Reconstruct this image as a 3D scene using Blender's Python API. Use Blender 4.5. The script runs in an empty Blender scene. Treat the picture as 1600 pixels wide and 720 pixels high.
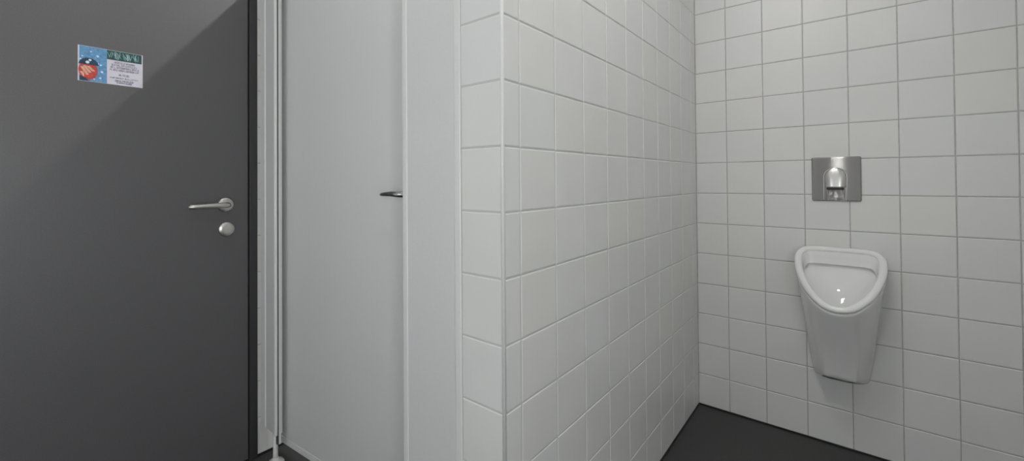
import bpy, bmesh, math, random
from mathutils import Vector, Matrix
random.seed(4)
S = bpy.context.scene
COL = S.collection

# ------------------------------------------------------------------ camera
FPX, CX, CY = 663.25, 801.0, 273.784
YAW, PITCH, ROLL = 0.67198, 0.01063, -0.00737
CAM = Vector((0.60837, -2.25357, 1.12925))
fw = Vector((-math.sin(YAW), math.cos(YAW), 0)); rt = Vector((math.cos(YAW), math.sin(YAW), 0)); up = Vector((0, 0, 1))
f2 = fw*math.cos(PITCH) + up*math.sin(PITCH); u2 = up*math.cos(PITCH) - fw*math.sin(PITCH)
r3 = rt*math.cos(ROLL) + u2*math.sin(ROLL);   u3 = u2*math.cos(ROLL) - rt*math.sin(ROLL)
cd = bpy.data.cameras.new('camera'); cam = bpy.data.objects.new('camera', cd); COL.objects.link(cam)
cd.sensor_width = 36; cd.sensor_fit = 'HORIZONTAL'; cd.lens = 36*FPX/1600
cd.shift_x = -(CX-800)/1600; cd.shift_y = (CY-360)/1600; cd.clip_start = 0.02
M = Matrix((( r3.x, u3.x, -f2.x, CAM.x), (r3.y, u3.y, -f2.y, CAM.y), (r3.z, u3.z, -f2.z, CAM.z), (0, 0, 0, 1)))
cam.matrix_world = M
S.camera = cam

# ------------------------------------------------------------------ world and exposure
w = bpy.data.worlds.new('world'); S.world = w; w.use_nodes = True
w.node_tree.nodes['Background'].inputs[0].default_value = (0.9, 0.95, 1, 1)
w.node_tree.nodes['Background'].inputs[1].default_value = 0.05
S.view_settings.view_transform = 'Standard'; S.view_settings.look = 'None'
S.view_settings.gamma = 1; S.view_settings.use_curve_mapping = False
S.view_settings.exposure = 0.0
LS = dict(main=0.4, near=45.0, mid=260.0, entry=90.0, cubicle=4800.0, window=1.55, side=5.2, corner=80.0)   # lamp strengths

# ------------------------------------------------------------------ room dimensions
L = 1.52373          # near corner of the tiled middle wall
W = 1.317            # wall with the grey door
XR = 1.45            # right wall
YF = -3.3            # wall behind the camera
ZC = 2.6             # ceiling
TC = 0.1338          # thickness of the middle wall
PT = 1.95            # top of the cubicle front

# ------------------------------------------------------------------ materials
def mat(name, col, rough=.5, metal=0.0, noise=None, bump=None, coat=0.0, island=0.0, emit=None, aniso=None, spec=None):
    m = bpy.data.materials.new(name); m.use_nodes = True
    nt = m.node_tree; b = nt.nodes['Principled BSDF']
    b.inputs['Base Color'].default_value = (*col, 1); b.inputs['Roughness'].default_value = rough
    b.inputs['Metallic'].default_value = metal; b.inputs['Coat Weight'].default_value = coat
    if spec is not None: b.inputs['Specular IOR Level'].default_value = spec
    tc = nt.nodes.new('ShaderNodeTexCoord')
    last = None
    if noise:
        sc, amt = noise[0], noise[1]
        n = nt.nodes.new('ShaderNodeTexNoise'); n.inputs['Scale'].default_value = sc; n.inputs['Detail'].default_value = 4
        mp = nt.nodes.new('ShaderNodeMapping')
        if len(noise) > 2: mp.inputs['Scale'].default_value = noise[2]
        nt.links.new(tc.outputs['Object'], mp.inputs[0]); nt.links.new(mp.outputs[0], n.inputs['Vector'])
        r = nt.nodes.new('ShaderNodeMapRange'); r.inputs['From Min'].default_value = .3; r.inputs['From Max'].default_value = .7
        r.inputs['To Min'].default_value = 1-amt; r.inputs['To Max'].default_value = 1+amt
        nt.links.new(n.outputs['Fac'], r.inputs['Value'])
        mx = nt.nodes.new('ShaderNodeVectorMath'); mx.operation = 'SCALE'; mx.inputs[0].default_value = col
        nt.links.new(r.outputs[0], mx.inputs['Scale']); last = mx.outputs[0]
    if island:
        g = nt.nodes.new('ShaderNodeNewGeometry')
        ramp = nt.nodes.new('ShaderNodeValToRGB'); e = ramp.color_ramp.elements
        e[0].position = 0; e[0].color = (1-island*.4, 1-island*.2, 1+island*.5, 1)
        e[1].position = 1; e[1].color = (1+island*.4, 1, 1-island, 1)
        x = e.new(.5); x.color = (1, 1, 1, 1)
        nt.links.new(g.outputs['Random Per Island'], ramp.inputs[0])
        mu = nt.nodes.new('ShaderNodeVectorMath'); mu.operation = 'MULTIPLY'
        if last: nt.links.new(last, mu.inputs[0])
        else: mu.inputs[0].default_value = col
        nt.links.new(ramp.outputs[0], mu.inputs[1]); last = mu.outputs[0]
    if last: nt.links.new(last, b.inputs['Base Color'])
    if bump:
        n = nt.nodes.new('ShaderNodeTexNoise'); n.inputs['Scale'].default_value = bump[0]; n.inputs['Detail'].default_value = 3
        mp = nt.nodes.new('ShaderNodeMapping')
        if len(bump) > 2: mp.inputs['Scale'].default_value = bump[2]
        nt.links.new(tc.outputs['Object'], mp.inputs[0]); nt.links.new(mp.outputs[0], n.inputs['Vector'])
        bp = nt.nodes.new('ShaderNodeBump'); bp.inputs['Strength'].default_value = bump[1]; bp.inputs['Distance'].default_value = .001
        nt.links.new(n.outputs['Fac'], bp.inputs['Height']); nt.links.new(bp.outputs[0], b.inputs['Normal'])
    if emit:
        b.inputs['Emission Color'].default_value = (*emit[0], 1); b.inputs['Emission Strength'].default_value = emit[1]
    if aniso is not None:
        b.inputs['Anisotropic'].default_value = aniso[0]; b.inputs['Anisotropic Rotation'].default_value = aniso[1]
        t = nt.nodes.new('ShaderNodeTangent'); t.direction_type = 'RADIAL'; t.axis = 'X'
        nt.links.new(t.outputs[0], b.inputs['Tangent'])
    return m

TILE   = mat('glazed_tile', (.75, .75, .735), .38, noise=(3, .02), bump=(14, .02), island=.022)
GROUTL = mat('light_grout', (.62, .62, .60), .8)
GROUTD = mat('grey_grout', (.47, .465, .45), .85, noise=(40, .1))
BACK   = mat('wall_core', (.6, .6, .58), .8, noise=(20, .02))
PAINT  = mat('white_paint', (.85, .85, .84), .7, noise=(20, .02), bump=(120, .1))
FLOOR  = mat('charcoal_vinyl', (.043, .041, .043), .55, noise=(260, .35), bump=(300, .1))
DLINE   = mat('dark_foot_line', (.012, .012, .013), .5, noise=(60, .1))
GAPDK   = mat('dark_gap_grey', (.09, .09, .09), .6, noise=(60, .1))
DOOR   = mat('anthracite_laminate', (.106, .103, .106), .42, noise=(350, .12), bump=(400, .1))
FRAME  = mat('dark_steel_frame', (.035, .034, .036), .45, noise=(80, .05))
LAM    = mat('white_laminate', (.70, .705, .70), .36, noise=(250, .015), bump=(300, .05))
PROF   = mat('white_profile', (.76, .765, .75), .3, noise=(60, .01))
STEEL  = mat('brushed_steel', (.62, .60, .57), .32, 1.0, noise=(60, .05, (1, 1, 14)))
HOOD   = mat('polished_hood_steel', (.72, .71, .70), .26, 1.0, noise=(60, .02))
DSTEEL = mat('satin_steel', (.42, .42, .42), .2, 1.0, noise=(60, .04))
PLATE  = mat('brushed_plate_steel', (.28, .275, .27), .35, 1.0, noise=(30, .04, (1, 1, 30)))
def brush(m):
    nt = m.node_tree; p = nt.nodes['Principled BSDF']; out = nt.nodes['Material Output']
    g = nt.nodes.new('ShaderNodeBsdfAnisotropic'); g.distribution = 'GGX'
    g.inputs['Color'].default_value = (.40, .39, .38, 1); g.inputs['Roughness'].default_value = .20; g.inputs['Anisotropy'].default_value = .90; g.inputs['Rotation'].default_value = .25
    t = nt.nodes.new('ShaderNodeTangent'); t.direction_type = 'RADIAL'; t.axis = 'X'; nt.links.new(t.outputs[0], g.inputs['Tangent'])
    mx = nt.nodes.new('ShaderNodeMixShader'); mx.inputs[0].default_value = .75
    nt.links.new(p.outputs[0], mx.inputs[1]); nt.links.new(g.outputs[0], mx.inputs[2]); nt.links.new(mx.outputs[0], out.inputs['Surface'])
brush(PLATE)
CERA   = mat('white_ceramic', (.80, .80, .79), .035, noise=(10, .005))
BLACK  = mat('black_plastic', (.006, .006, .006), .3, noise=(60, .1))
PLAST  = mat('white_plastic', (.74, .74, .72), .35, noise=(60, .02))
def lamp_mat(k, c=(1, .99, .975)): return mat('lamp_glow_'+k, (.9, .9, .9), .5, emit=(c, LS[k]))
PBLUE  = mat('sign_blue', (.12, .28, .48), .3, noise=(140, .25))
PWHITE = mat('sign_white', (.62, .60, .66), .3, noise=(60, .03))
PGREEN = mat('sign_dark_green', (.02, .075, .075), .3, noise=(200, .3))
PPALE  = mat('sign_pale_green', (.33, .50, .48), .3, noise=(90, .1))
PTEXT  = mat('sign_grey_print', (.26, .24, .33), .4, noise=(90, .1))
PRED   = mat('sign_red', (.50, .06, .05), .3, noise=(90, .2))
PPEACH = mat('sign_peach', (.66, .38, .27), .3, noise=(90, .15))
PNAVY  = mat('sign_navy', (.02, .05, .09), .3, noise=(90, .3))
PFLAKE = mat('sign_flake', (.62, .72, .85), .3, noise=(90, .05))

# ------------------------------------------------------------------ helpers
def link(name, bm, mats, parent=None, smooth=False, bevel=0.0, bseg=2):
    me = bpy.data.meshes.new(name)
    bmesh.ops.recalc_face_normals(bm, faces=bm.faces)
    bm.to_mesh(me); bm.free()
    for m in (mats if isinstance(mats, (list, tuple)) else [mats]): me.materials.append(m)
    if smooth:
        for p in me.polygons: p.use_smooth = True
    o = bpy.data.objects.new(name, me); COL.objects.link(o)
    if parent is not None: o.parent = parent
    if bevel:
        b = o.modifiers.new('bevel', 'BEVEL'); b.width = bevel; b.segments = bseg; b.limit_method = 'ANGLE'; b.angle_limit = .7
    return o
def thing(name, label, cat, loc=(0, 0, 0), rotz=0, group=None):
    o = bpy.data.objects.new(name, None); COL.objects.link(o); o.empty_display_size = .05
    o.location = loc; o.rotation_euler = (0, 0, rotz); o['label'] = label; o['category'] = cat
    if group: o['group'] = group
    return o
def struct(o, label=None):
    o['kind'] = 'structure'
    if label: o['label'] = label
    return o
def box(bm, a, b, mi=0):
    (x0, y0, z0), (x1, y1, z1) = a, b
    v = [bm.verts.new(p) for p in ((x0,y0,z0),(x1,y0,z0),(x1,y1,z0),(x0,y1,z0),(x0,y0,z1),(x1,y0,z1),(x1,y1,z1),(x0,y1,z1))]
    for q in ((0,3,2,1),(4,5,6,7),(0,1,5,4),(1,2,6,5),(2,3,7,6),(3,0,4,7)):
        bm.faces.new([v[i] for i in q]).material_index = mi
def bx(a, b):
    bm = bmesh.new(); box(bm, a, b); return bm
def rings_mesh(bm, rings, cap0=True, cap1=True, mi=0):
    R = [[bm.verts.new(p) for p in r] for r in rings]; n = len(R[0])
    for a, b in zip(R, R[1:]):
        for i in range(n):
            bm.faces.new((a[i], a[(i+1) % n], b[(i+1) % n], b[i])).material_index = mi
    if cap0: bm.faces.new(list(reversed(R[0]))).material_index = mi
    if cap1: bm.faces.new(R[-1]).material_index = mi
def tube(bm, pts, rad, seg=14, up=Vector((0, 0, 1)), cap=True):
    """swept tube; rad = list of (side radius, up radius)"""
    pts = [Vector(p) for p in pts]; rings = []
    for i, p in enumerate(pts):
        t = (pts[min(i+1, len(pts)-1)] - pts[max(i-1, 0)]).normalized()
        s = t.cross(up).normalized(); u = s.cross(t).normalized()
        ru, rv = rad[i] if isinstance(rad, list) else rad
        rings.append([p + s*ru*math.cos(a) + u*rv*math.sin(a) for a in (2*math.pi*k/seg for k in range(seg))])
    rings_mesh(bm, rings, cap, cap)
def lathe(bm, prof, origin, axis, seg=40):
    """prof = list of (radius, height along axis)"""
    axis = Vector(axis).normalized(); o = Vector(origin)
    s = axis.orthogonal().normalized(); t = axis.cross(s)
    rings_mesh(bm, [[o + axis*h + s*r*math.cos(a) + t*r*math.sin(a) for a in (2*math.pi*k/seg for k in range(seg))] for r, h in prof])

GAP, CH, RISE = .0019, .0025, .0015
def tiles(bm, o, u, n, us, vs, mi=0):
    """bevelled tiles: o origin (v=z), u direction, n outward normal, us/vs the joints; tile faces lie RISE in front of plane o"""
    o, u, n = Vector(o), Vector(u), Vector(n); v = Vector((0, 0, 1))
    for a, b in zip(us, us[1:]):
        for c, d in zip(vs, vs[1:]):
            if b-a < .012 or d-c < .012: continue
            def q(g, h): return [bm.verts.new(o + u*x + v*y + n*h) for x, y in ((a+g, c+g), (b-g, c+g), (b-g, d-g), (a+g, d-g))]
            e, f = q(GAP, 0), q(GAP+CH, RISE)
            m = q(GAP+CH*.45, RISE*.72)
            bm.faces.new(f).material_index = mi
            for i in range(4):
                j = (i+1) % 4
                bm.faces.new((e[i], e[j], m[j], m[i])).material_index = mi
                bm.faces.new((m[i], m[j], f[j], f[i])).material_index = mi
ROWS = [.0] + [.005 + .15*k for k in range(1, 18)] + [ZC]
def cols(first, pitch, end, start=0.0):
    r = [start]
    x = first
    while x < end-.004: r.append(x); x += pitch
    return r + [end]

# ------------------------------------------------------------------ structure
struct(link('floor', bx((-W-.15, YF-.1, -.1), (XR+.1, .12, 0)), FLOOR), 'dark charcoal vinyl floor')
struct(link('ceiling', bx((-W-.15, YF-.1, ZC), (XR+.1, .12, ZC+.1)), PAINT), 'white painted ceiling')

# wall_back, behind the urinal
bm = bmesh.new(); box(bm, (-W-.1, RISE, 0), (XR, .12, ZC), 1)
tiles(bm, (0, RISE, 0), (1, 0, 0), (0, -1, 0), cols(.14108, .1548, XR), ROWS)
tiles(bm, (-W, RISE, 0), (1, 0, 0), (0, -1, 0), cols(.15, .15, W-TC), ROWS)
struct(link('wall_back', bm, [TILE, GROUTD]), 'white square-tiled wall with grey joints behind the urinal')

# wall_center: tiled partition wall with its projecting end
bm = bmesh.new(); box(bm, (-TC+RISE, -L+RISE, 0), (-RISE, RISE-.0005, ZC), 1)
tiles(bm, (-RISE, -L, 0), (0, 1, 0), (1, 0, 0), cols(.06378, .15296, L-.0005), ROWS)
tiles(bm, (-TC, -L+RISE, 0), (1, 0, 0), (0, -1, 0), [0, TC-.0005], ROWS)
tiles(bm, (-TC+RISE, -L, 0), (0, 1, 0), (-1, 0, 0), cols(.06378, .15296, L-.0005), ROWS)
struct(link('wall_center', bm, [TILE, GROUTL]), 'white-tiled wall running from the cubicle front to the corner')
# corner profile
bm = bmesh.new()
tube(bm, [(-.0035, -L+.0035, 0), (-.0035, -L+.0035, ZC)], (.0048, .0048), 16, up=Vector((1, 0, 0)))
struct(link('trim_1', bm, PROF, smooth=True), 'thin white corner profile on the tiled wall end')

# wall_left with the door opening
DY0, DY1, DZ = -2.515, -1.5375, 2.06      # outer frame edges
bm = bmesh.new()
box(bm, (-W-.14, DY1, 0), (-W-RISE, 0, ZC), 1)
box(bm, (-W-.14, YF, 0), (-W-RISE, DY0, ZC), 1)
box(bm, (-W-.14, DY0, DZ), (-W-RISE, DY1, ZC), 1)
tiles(bm, (-W-RISE, DY1, 0), (0, 1, 0), (1, 0, 0), cols(.1, .15, -DY1), ROWS)
tiles(bm, (-W-RISE, YF, 0), (0, 1, 0), (1, 0, 0), cols(.15, .15, DY0-YF), ROWS)
tiles(bm, (-W-RISE, DY0, 0), (0, 1, 0), (1, 0, 0), cols(.15, .15, DY1-DY0), [DZ] + [r for r in ROWS if r > DZ+.02])
struct(link('wall_left', bm, [TILE, GROUTL]), 'white-tiled wall around the dark grey door')

bm = bmesh.new(); box(bm, (XR, YF, 0), (XR+.1, .12, ZC), 1)
tiles(bm, (XR, YF, 0), (0, 1, 0), (-1, 0, 0), cols(.15, .15, -YF), ROWS)
struct(link('wall_right', bm, [TILE, GROUTL]))
bm = bmesh.new(); box(bm, (-W-.14, YF-.1, 0), (XR+.1, YF, ZC), 1)
tiles(bm, (-W, YF, 0), (1, 0, 0), (0, 1, 0), cols(.15, .15, XR+W), ROWS)
struct(link('wall_front', bm, [TILE, GROUTL]))

# thin dark lines at the foot of the walls
def base(name, a, b):
    struct(link(name, bx(a, b), DLINE, bevel=.0015), 'thin dark line at the foot of the wall')
base('baseboard_back', (.0, -.006, 0), (XR, .0, .007))
base('baseboard_center', (0, -L, 0), (.005, 0, .007))
base('baseboard_left', (-W, DY1, 0), (-W+.005, 0, .008))

# door_1
d = bpy.data.objects.new('door_1', None); COL.objects.link(d); d.location = (-W, (DY0+DY1)/2, 0); struct(d, 'dark anthracite grey door with a steel lever handle')
def loc(bm, o):   # shift world-space verts into the parent's space
    for v in bm.verts: v.co -= Vector(o)
    return bm
bm = bmesh.new(); FWD = .029
box(bm, (-W-.10, DY1-FWD, 0), (-W+.010, DY1, DZ))
box(bm, (-W-.10, DY0, 0), (-W+.010, DY0+FWD, DZ))
box(bm, (-W-.10, DY0+FWD, DZ-FWD), (-W+.010, DY1-FWD, DZ))
link('door_frame', loc(bm, d.location), FRAME, d, bevel=.002)
link('door_leaf', loc(bx((-W-.042, DY0+FWD+.003, .006), (-W, DY1-FWD-.003, DZ-FWD-.003)), d.location), DOOR, d, bevel=.0015)
HY, HZ = -1.650, 1.040
h = bmesh.new()
lathe(h, [(.001, 0), (.0275, 0), (.0275, .005), (.0250, .0075), (.012, .0082), (.001, .0082)], (-W, HY, HZ), (1, 0, 0))
hn = link('handle_rose', loc(h, d.location), STEEL, d, smooth=True)
h = bmesh.new()
X0 = -W
path = [(X0+.006, HY, HZ), (X0+.022, HY, HZ), (X0+.036, HY-.002, HZ), (X0+.048, HY-.010, HZ), (X0+.054, HY-.022, HZ+.0005),
        (X0+.056, HY-.045, HZ+.001), (X0+.057, HY-.080, HZ), (X0+.057, HY-.112, HZ-.001), (X0+.056, HY-.126, HZ-.0015), (X0+.054, HY-.133, HZ-.002)]
tube(h, path, [(.0105, .0105), (.0105, .0105), (.0105, .0105), (.0105, .0105), (.010, .0105), (.010, .0102), (.0095, .0095), (.0095, .0095), (.009, .009), (.005, .005)], 18)
link('door_handle', loc(h, d.location), STEEL, d, smooth=True)
h = bmesh.new()
lathe(h, [(.001, 0), (.0275, 0), (.0275, .005), (.0250, .0075), (.012, .0082), (.001, .0082)], (-W, -1.6465, .944), (1, 0, 0))
link('escutcheon', loc(h, d.location), STEEL, d, smooth=True)

# ------------------------------------------------------------------ cubicle front
cub = thing('cubicle_partition', 'pale grey laminate cubicle front between the dark grey door and the tiled wall end', 'partition', (-.75, -L, 0))
O = cub.location
XP0, XP1 = -.364, -TC-.0005                       # fixed panel beside the tiles
link('fixed_panel', loc(bx((XP0+.020, -L+.002, .12), (XP1-.020, -L+.030, PT)), O), LAM, cub, bevel=.001)
bm = bx((XP0, -L, .12), (XP0+.022, -L+.034, PT)); link('edge_profile', loc(bm, O), PROF, cub, bevel=.004, bseg=3)
bm = bx((XP1-.022, -L-.001, .12), (XP1, -L+.034, PT)); link('wall_profile', loc(bm, O), PROF, cub, bevel=.003, bseg=3)
XL0, XL1 = -W+.0005, -1.172
link('filler_panel', loc(bx((XL0+.042, -L+.004, .125), (XL1-.010, -L+.030, PT)), O), LAM, cub, bevel=.001)
link('wall_profile', loc(bx((XL0, -L, .125), (XL0+.044, -L+.034, PT)), O), PROF, cub, bevel=.003)
# hinge post with foot
bm = bmesh.new()
box(bm, (XL1-.016, -L-.003, .125), (XL1, -L+.0085, PT))
link('hinge_post', loc(bm, O), PROF, cub, bevel=.004, bseg=3)
link('dark_gap_strip', loc(bx((-1.190, -L+.0085, .088), (-1.176, -L+.0135, PT)), O), GAPDK, cub)  # darkness of the gap between post and leaf, put in as a strip
link('door_stop', loc(bx((-1.192, -L+.0135, .088), (-1.176, -L+.0215, PT)), O), PROF, cub)
# unseen head rail over the door, deepened to block light above the leaf
link('head_rail', loc(bx((XL0, -L-.004, PT), (XP1, -L+.125, PT+.02)), O), PROF, cub, bevel=.004)
FX, FY = -1.203, -L+.012
bm = bmesh.new(); lathe(bm, [(.001, .013), (.0105, .013), (.009, .045), (.009, .125), (.001, .125)], (FX, FY, 0), (0, 0, 1), 24)
fs = link('foot_stem', loc(bm, O), PLAST, cub, smooth=True)
bm = bmesh.new(); lathe(bm, [(.001, 0), (.031, 0), (.032, .006), (.027, .014), (.014, .019), (.011, .028), (.001, .028)], (FX, FY, 0), (0, 0, 1), 32)
link('foot', loc(bm, O), PLAST, cub, smooth=True)
# door leaf, a few degrees ajar into the cubicle
A = Vector((-1.240, -1.4777, 0)); ang = math.atan2(.014, .186); LW = .872
def leafspace(bm):
    R = Matrix.Rotation(ang, 4, 'Z')
    for v in bm.verts: v.co = (R @ v.co) + A - Vector(O)
    return bm
leaf = link('door', leafspace(bx((0, 0, .088), (LW, .028, PT-.003))), LAM, cub, bevel=.001)
link('bottom_strip', leafspace(bx((0, -.001, .062), (LW, .029, .089))), PROF, leaf, bevel=.002)
link('edge_band', leafspace(bx((-.010, -.002, .062), (.002, .030, PT-.003))), PROF, leaf, bevel=.003)
h = bmesh.new(); HX = .814; HZ2 = 1.088
lathe(h, [(.001, 0), (.026, 0), (.026, -.006), (.024, -.008), (.001, -.008)], (HX, 0, HZ2), (0, 1, 0))
path = [(HX, -.004, HZ2), (HX, -.024, HZ2), (HX-.003, -.038, HZ2), (HX-.012, -.049, HZ2), (HX-.028, -.054, HZ2), (HX-.055, -.055, HZ2+.001), (HX-.085, -.054, HZ2), (HX-.104, -.052, HZ2-.001), (HX-.114, -.050, HZ2-.002)]
tube(h, path, [(.009, .010), (.009, .010), (.009, .010), (.009, .010), (.0085, .0095), (.007, .0085), (.006, .007), (.005, .006), (.003, .004)], 18)
link('door_handle', leafspace(h), DSTEEL, leaf, smooth=True)
# ------------------------------------------------------------------ sign on the door
SY0, SY1, SZ0, SZ1 = -2.059, -1.900, 1.4575, 1.5715
sg = thing('door_sign', 'small laminated blue and white paper notice stuck on the dark grey door', 'sign', (-W, (SY0+SY1)/2, (SZ0+SZ1)/2))
O2 = sg.location; XS = -W
def sheet(name, y0, y1, z0, z1, x, m, parent):
    return link(name, loc(bx((XS, y0, z0), (XS+x, y1, z1)), O2), m, parent)
paper = sheet('paper', SY0, SY1, SZ0, SZ1, .0008, PWHITE, sg)
SM = SY0 + .068
pic = sheet('picture_panel', SY0+.0035, SM, SZ0+.001, SZ1-.001, .0012, PBLUE, sg)
hdr = sheet('header_band', SM, SY1-.003, SZ1-.032, SZ1-.001, .0012, PGREEN, sg)
def poly(pts, x0, x1):
    bm = bmesh.new()
    a = [bm.verts.new((x0, y, z)) for y, z in pts]; b = [bm.verts.new((x1, y, z)) for y, z in pts]; n = len(pts)
    bm.faces.new(a); bm.faces.new(b)
    for i in range(n): bm.faces.new((a[i], a[(i+1) % n], b[(i+1) % n], b[i]))
    return bm
def blob(cy, cz, ry, rz, x, m, name, a0=0, a1=2*math.pi, n=28):
    pts = [(cy+ry*math.cos(a0+(a1-a0)*k/n), cz+rz*math.sin(a0+(a1-a0)*k/n)) for k in range(n if a1-a0 > 6.2 else n+1)]
    return link(name, loc(poly(pts, XS+.001, XS+x), O2), m, pic)
# plain patches standing in for the illustration
cy, cz = SY0+.024, SZ0+.042
blob(cy, cz-.006, .0225, .030, .0014, PRED, 'red_patch')
for (a, b, c, e) in [(-.019, .004, -.002, -.020), (-.013, .008, .004, -.012), (-.004, .007, .012, -.006), (-.020, -.012, -.008, -.026)]:
    link('peach_streak', loc(poly([(cy+a, cz+b), (cy+a+.007, cz+b+.001), (cy+c+.004, cz+e), (cy+c-.003, cz+e-.002)], XS+.001, XS+.0016), O2), PPEACH, pic)
blob(cy+.001, cz+.010, .0235, .0245, .0018, PNAVY, 'navy_patch', .1, math.pi-.1)
link('dark_patch', loc(poly([(cy-.02, SZ0+.002), (cy-.02, cz-.024), (cy-.006, cz-.031), (cy+.002, SZ0+.002)], XS+.001, XS+.0016), O2), PNAVY, pic)
for k, (a, b) in enumerate([(-.010, .012), (.000, .008), (.009, .012)]):
    link('red_streak', loc(poly([(cy+a, cz-.030), (cy+a+.009, cz-.030), (cy+a+.001, cz-.030+b*1.5)], XS+.001, XS+.0019), O2), PRED, pic)
blob(cy-.002, cz+.020, .0045, .0045, .0021, PFLAKE, 'pale_dot'); blob(cy+.004, cz+.028, .0035, .0035, .0021, PFLAKE, 'pale_dot')
for (a, b, r) in [(.046, .086, .0035), (.053, .058, .0028), (.056, .036, .0036), (.030, .098, .0022), (.010, .080, .0022), (.052, .015, .003), (.047, .061, .0022), (.006, .070, .003), (.038, .010, .0022)]:
    bm = bmesh.new()
    for q in range(3):
        c, s = math.cos(q*math.pi/3+.2), math.sin(q*math.pi/3+.2); t = r*.28
        p = [(SY0+a+c*r-s*t, SZ0+b+s*r+c*t), (SY0+a-c*r-s*t, SZ0+b-s*r+c*t), (SY0+a-c*r+s*t, SZ0+b-s*r-c*t), (SY0+a+c*r+s*t, SZ0+b+s*r-c*t)]
        vs = [bm.verts.new((XS+.0015+q*.0001, y, z)) for y, z in p]; bm.faces.new(vs)
    link('snowflake', loc(bm, O2), PFLAKE, pic)
# header: pale scribbled twigs
bm = bmesh.new(); rg = random.Random(3)
hw = SY1-.006-SM
for k in range(34):
    y = SM+.004+rg.random()*(hw-.008); z = SZ1-.029+rg.random()*.006; ln = .014+rg.random()*.010; a = 1.25+rg.random()*.9
    t = .0005
    c, s = math.cos(a), math.sin(a)
    y2, z2 = min(max(y+c*ln, SM+.001), SY1-.005), min(z+s*ln, SZ1-.002)
    vs = [bm.verts.new((XS+.0014+k*.000005, yy, zz)) for yy, zz in ((y-t, z), (y+t, z), (y2+t, z2), (y2-t, z2))]; bm.faces.new(vs)
link('twig_pattern', loc(bm, O2), PPALE, hdr)
# printed lines (illegible in the photograph): rows of short strokes
def printrow(zc, hgt, y0, y1, seed, name):
    bm = bmesh.new(); rg = random.Random(seed); y = y0
    while y < y1-.003:
        wd = .0016+rg.random()*.0010
        if rg.random() < .16: y += .0016; continue
        t = .0005
        kind = rg.randrange(4)
        segs = [((0, 0), (0, 1))]
        if kind == 0: segs += [((0, 1), (1, 1)), ((0, .5), (1, .5))]
        if kind == 1: segs += [((1, 0), (1, 1)), ((0, .5), (1, .5))]
        if kind == 2: segs += [((1, 0), (1, 1)), ((0, 0), (1, 0)), ((0, 1), (1, 1))]
        if kind == 3: segs += [((0, 0), (1, 0))]
        for (a, b), (c, e) in segs:
            ya, yb = y+a*wd, y+c*wd; za, zb = zc+(b-.5)*hgt, zc+(e-.5)*hgt
            box(bm, (XS+.0007, min(ya, yb)-t, min(za, zb)-t), (XS+.00115, max(ya, yb)+t, max(za, zb)+t))
        y += wd+.0012
    link(name, loc(bm, O2), PTEXT, paper)
ym = (SM+SY1-.002)/2
for i, (zc, hgt, hwid) in enumerate([(1.532, .0050, .026), (1.5240, .0055, .033), (1.5155, .0058, .037), (1.5070, .0050, .037), (1.4915, .0060, .015), (1.4810, .0035, .036), (1.4715, .0062, .024), (1.4645, .0035, .02)]):
    printrow(zc, hgt, ym-hwid, ym+hwid, 20+i, 'printed_line')

# ------------------------------------------------------------------ flush plate
fp = thing('flush_plate', 'brushed steel flush plate with arched hood and black slot above the urinal', 'flush plate', (.5605, 0, 1.1225))
O3 = Vector(fp.location)
def rrect(hx, hz, r, y, n=6):
    pts = []
    for cx, cz, a0 in ((hx-r, hz-r, 0), (-hx+r, hz-r, 90), (-hx+r, -hz+r, 180), (hx-r, -hz+r, 270)):
        for k in range(n+1):
            a = math.radians(a0+90*k/n); pts.append(Vector((cx+r*math.cos(a), y, cz+r*math.sin(a))))
    return pts
bm = bmesh.new(); HXp, HZp = .0835, .0930
rings_mesh(bm, [rrect(HXp, HZp, .006, 0), rrect(HXp, HZp, .006, -.0035), rrect(HXp-.0015, HZp-.0015, .0055, -.0055), rrect(HXp-.004, HZp-.004, .004, -.0062), rrect(HXp-.006, HZp-.006, .003, -.0062)])
pl = link('plate', bm, PLATE, fp)
# arched hood: swelling above the slot, shallow under it
cxh = -.002; ZB, ZS, ZT = -.088, -.034, .047; HWd = .0395
def halfw(z): 
    zc = ZT-HWd
    return HWd if z < zc else math.sqrt(max(HWd**2-(z-zc)**2, 0))
def hood(z0, z1, dep, hw=1.0):
    bm = bmesh.new(); rows = []; NZ, NS = 28, 24
    for i in range(NZ+1):
        f = i/NZ; z = z0+(z1-z0)*(1-(1-f)**1.6 if z1 == ZT else f)
        ww = max(halfw(z)*hw, .0004); dd = dep(z)
        rows.append([bm.verts.new((cxh+ww*math.sin(math.pi/2*s), -.0055-dd*(1-abs(math.sin(math.pi/2*s))**3.2)**.8, z)) for s in ((2*k/NS-1) for k in range(NS+1))])
    for a, b in zip(rows, rows[1:]):
        for k in range(NS): bm.faces.new((a[k], a[k+1], b[k+1], b[k]))
    for r in (rows[0],): 
        if len(r) > 2: bm.faces.new(r)
    return bm
link('hood', hood(ZS, ZT-.0005, lambda z: .0015+.0125*math.cos(max(0, (z-ZS)/(ZT-ZS))*math.pi/2)**.8, .90), HOOD, fp, smooth=True)
link('lower_cover', hood(ZB, ZS-.010, lambda z: .002+.005*(z-ZB)/(ZS-ZB), .86), PLATE, fp, smooth=True)
bm = bmesh.new(); rings_mesh(bm, [[p + Vector((cxh, 0, ZS-.0068)) for p in rrect(.0300, .0046, .0042, y)] for y in (-.0055, -.0170)])
link('slot', bm, BLACK, fp)
bm = bmesh.new(); pts = [(cxh-HWd, -.0062, ZB)]
zc = ZT-HWd
pts += [(cxh-HWd, -.0062, ZB+(zc-ZB)*k/8) for k in range(1, 8)]
pts += [(cxh-HWd*math.cos(a), -.0062, zc+HWd*math.sin(a)) for a in (math.pi*k/28 for k in range(29))]
pts += [(cxh+HWd, -.0062, zc-(zc-ZB)*k/8) for k in range(1, 9)]
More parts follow.
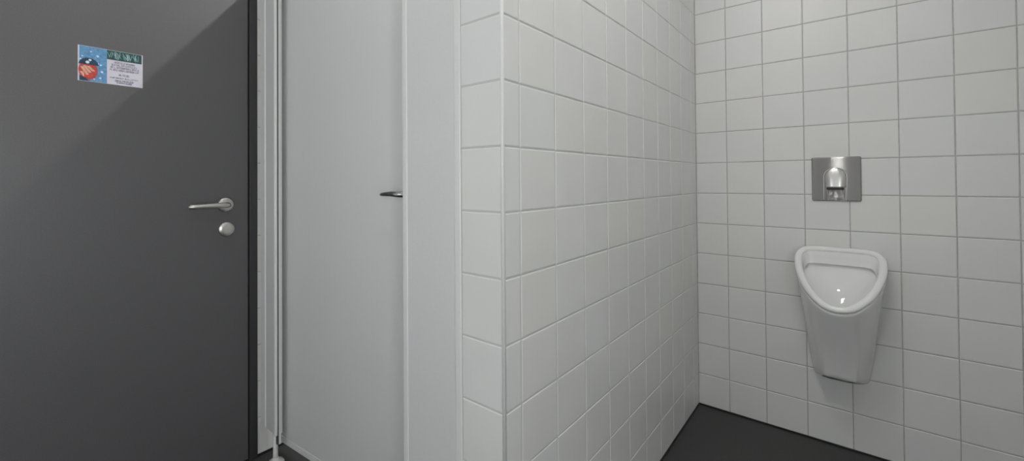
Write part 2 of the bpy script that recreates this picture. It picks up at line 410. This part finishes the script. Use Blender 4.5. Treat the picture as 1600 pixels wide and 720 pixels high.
tube(bm, pts, (.0018, .0022), 8, up=Vector((0, 1, 0)))
link('arch_rim', bm, STEEL, fp, smooth=True)

# ------------------------------------------------------------------ urinal
ur = thing('urinal', 'white ceramic wall-hung urinal on the tiled wall below the steel plate', 'urinal', (.567, 0, .28))
O4 = Vector(ur.location)
N = 96
def interp(tab, x):
    for (a, b), (c, e) in zip(tab, tab[1:]):
        if x <= c:
            t = (x-a)/(c-a) if c > a else 0; return b+(e-b)*t
    return tab[-1][1]
def catmull(P, n):
    """closed smooth curve through P, resampled to n equal steps starting at P[0]"""
    m = len(P); out = []
    for i in range(m):
        p0, p1, p2, p3 = P[i-1], P[i], P[(i+1) % m], P[(i+2) % m]
        for k in range(24):
            t = k/24
            out.append(.5*((2*p1)+(p2-p0)*t+(2*p0-5*p1+4*p2-p3)*t*t+(3*p1-p0-3*p2+p3)*t**3))
    d = [0]
    for i in range(len(out)): d.append(d[-1]+(out[(i+1) % len(out)]-out[i]).length)
    T = d[-1]; res = []; j = 0
    for k in range(n):
        s = T*k/n
        while d[j+1] < s: j += 1
        f = (s-d[j])/(d[j+1]-d[j]); res.append(out[j].lerp(out[(j+1) % len(out)], f))
    return res
# outline in the sloping rim plane: (half width, s) with s = 0 at the wall, 1 at the lip
H = [(0, 0), (.050, .000), (.098, .008), (.128, .045), (.146, .13), (.150, .24), (.146, .38), (.134, .53), (.115, .68), (.088, .82), (.048, .95), (0, .995)]
SL = Vector((0, -.268, -.205)); S0 = Vector((0, -.016, .5585))        # relative to the empty (z .28)
def plane(hw, s): return S0 + Vector((hw, 0, 0)) + SL*s
full = [plane(a, s) for a, s in H] + [plane(-a, s) for a, s in reversed(H[1:-1])]
rim_o = catmull(full, N)
nrm = Vector((0, -SL.z, SL.y)).normalized()
if nrm.z < 0: nrm = -nrm
ctr = sum(rim_o, Vector())/N
def offset(ring, d):
    out = []
    for i in range(N):
        t = (ring[(i+1) % N]-ring[i-1]).normalized(); q = nrm.cross(t).normalized()
        if q.dot(ctr-ring[i]) < 0: q = -q
        out.append(ring[i]+q*d)
    return out
# bottom outline (D shape against the wall), same start (back middle) and sense
HB = [(0, 0, .010), (.045, 0, .010), (.080, 0, .014), (.092, -.006, .020), (.080, -.040, .030), (.064, -.090, .046), (.0535, -.122, .055), (.047, -.132, .058), (.030, -.135, .060), (0, -.136, .060)]
bot = [Vector(p) for p in HB] + [Vector((-p[0], p[1], p[2])) for p in reversed(HB[1:-1])]
bot = catmull(bot, N)
def mixring(e, bulge=0.0):
    r = []
    for i in range(N):
        a, b = bot[i], rim_o[i]
        e2 = e
        p = Vector((a.x+(b.x-a.x)*(e**.85), a.y+(b.y-a.y)*(e**1.25), a.z+(b.z-a.z)*e))
        r.append(p)
    return r
bm = bmesh.new()
low = [Vector((p.x*.80, p.y*.84, p.z-.014+.0)) for p in bot]; low2 = [Vector((p.x*.93, p.y*.95, p.z-.009)) for p in bot]
outer = [low, low2] + [mixring(e) for e in (0, .04, .1, .18, .27, .36, .45, .54, .63, .72, .80, .87, .93, .97)] 
under = [p-nrm*.016 for p in offset(rim_o, .004)]
outer[-1] = [outer[-1][i].lerp(under[i], .5) for i in range(N)]
for r in outer:
    for p in r: p.y = min(p.y, -.0002)
rings_mesh(bm, outer+[under], True, False)
body = link('body', bm, CERA, ur, smooth=True)
# rolled rim
bm = bmesh.new(); rr = []
RW = .0132
for k in range(13):
    a = math.pi*k/12
    rr.append([p + nrm*(RW*.8*math.sin(a)-.006) for p in offset(rim_o, RW-RW*math.cos(a))])
rr = [under, [p-nrm*.010 for p in offset(rim_o, .0008)]] + rr
rings_mesh(bm, rr, False, False)
link('rim', bm, CERA, ur, smooth=True)
# bowl: band below the rim, small undercut, deep basin
inn = [p-nrm*.006 for p in offset(rim_o, RW*2)]
c2 = sum(inn, Vector())/N
def sink(f, dz, dy=0.0, ref=None):
    return [Vector((c2.x+(p.x-c2.x)*f, c2.y+(p.y-c2.y)*f+dy, c2.z+(p.z-c2.z)*f+dz)) for p in (ref or inn)]
def cup(f, dz, dy=0.0):
    r = sink(f, dz, dy); t = min(1, (1-f)*1.1)
    out = []
    for i, p in enumerate(r):
        q0 = inn[i]-c2; an = math.atan2(q0.y, q0.x)
        R0 = .082*f
        c = Vector((c2.x+R0*math.cos(an), c2.y+dy+R0*math.sin(an)*.95, c2.z+dz+R0*math.sin(an)*.62))
        out.append(p.lerp(c, t))
    return out
bm = bmesh.new()
ledge = sink(.945, -.044, -.001)
def flat(r, k, z): return [Vector((p.x, p.y, p.z+(z-p.z)*k)) for p in r]
br = [inn, sink(.975, -.008), sink(.962, -.022), ledge, sink(.938, -.0475, -.001), sink(.985, -.049, .003), sink(.990, -.055, .003), sink(.960, -.065, .003),
      cup(.90, -.076, .003), cup(.82, -.092, .002), cup(.72, -.107, .002), cup(.60, -.1205, .002), cup(.47, -.1315, .002), cup(.34, -.1395, .002), cup(.20, -.145, .002), cup(.08, -.147, .002), cup(.02, -.1473, .002)]
for r in br:
    for p in r: p.y = min(p.y, -.006)
rings_mesh(bm, br, False, True)
link('bowl', bm, CERA, ur, smooth=True)

# ------------------------------------------------------------------ ceiling lights (above the frame)
def louvre(x, y, sx, sy, m, label):
    t = thing('ceiling_light', label, 'ceiling light', (x, y, ZC))
    bm = bmesh.new(); box(bm, (-sx, -sy, -.012), (sx, sy, -.004)); link('diffuser', bm, m, t)
    bm = bmesh.new(); f = .018
    for a, b in (((-sx-f, -sy-f), (sx+f, -sy)), ((-sx-f, sy), (sx+f, sy+f)), ((-sx-f, -sy), (-sx, sy)), ((sx, -sy), (sx+f, sy))):
        box(bm, (a[0], a[1], -.022), (b[0], b[1], 0))
    link('housing', bm, PROF, t)
    for k in (1, 2):
        xx = -sx+2*sx*k/3; link('louvre', bx((xx-.002, -sy, -.028), (xx+.002, sy, -.013)), PROF, t)
louvre(.35, -2.45, .30, .15, lamp_mat('main'), 'rectangular louvred ceiling light over the washroom floor')
def spot(x, y, r, m, label):
    t = thing('ceiling_spotlight', label, 'ceiling light', (x, y, ZC))
    bm = bmesh.new(); lathe(bm, [(.0005, -.004), (r, -.004), (r, -.008), (.0005, -.008)], (0, 0, 0), (0, 0, 1)); link('diffuser', bm, m, t)
    bm = bmesh.new(); rg = [[Vector((q*math.cos(a), q*math.sin(a), z)) for a in (2*math.pi*k/40 for k in range(40))] for q, z in ((r+.003, -.0005), (r+.015, -.0005), (r+.015, -.006), (r+.003, -.008), (r+.003, -.0005))]; rings_mesh(bm, rg, False, False); link('ring', bm, DSTEEL, t, smooth=True)
louvre(.27, -1.28, .08, .18, lamp_mat('near'), 'rectangular louvred ceiling light in front of the urinal')
spot(.521, -2.00, .04, lamp_mat('mid'), 'round ceiling spotlight above the washroom floor')
spot(.548, -.60, .04, lamp_mat('corner'), 'added round ceiling spotlight above the urinal for the plate streak')  # added lamp, strengthens the bright streak on the flush plate
spot(-.60, -2.20, .04, lamp_mat('entry'), 'round ceiling spotlight between the grey door and the cubicle front')
spot(-.62, -1.055, .018, lamp_mat('cubicle'), 'small bright ceiling spotlight inside the cubicle')

# frosted daylit window behind the camera, and an added fill window beside it
def window(name, M4, w2, z0, z1, key, label):
    wn = bpy.data.objects.new(name, None); COL.objects.link(wn); struct(wn, label); wn.matrix_world = M4
    f = .05; bm = bmesh.new()
    box(bm, (-w2-f, 0, z0-f), (w2+f, .04, z0)); box(bm, (-w2-f, 0, z1), (w2+f, .04, z1+f))
    box(bm, (-w2-f, 0, z0), (-w2, .04, z1)); box(bm, (w2, 0, z0), (w2+f, .04, z1)); box(bm, (-.03, 0, z0), (.03, .04, z1))
    link('window_frame', bm, PROF, wn)
    m = lamp_mat(key, (.93, .97, 1))
    link('pane', bx((-w2, .003, z0), (-.03, .012, z1)), m, wn); link('pane', bx((.03, .003, z0), (w2, .012, z1)), m, wn)
window('window_1', Matrix.Translation((-.55, YF, 0)), .45, .70, 1.8, 'window', 'frosted window in the wall behind the camera')
window('fill_window', Matrix.Translation((XR, -2.75, 0)) @ Matrix.Rotation(math.pi/2, 4, 'Z'), .40, .55, 1.6, 'side', 'added fill light built as a frosted window in the right wall')  # added fill that brightens the low walls, built as a window
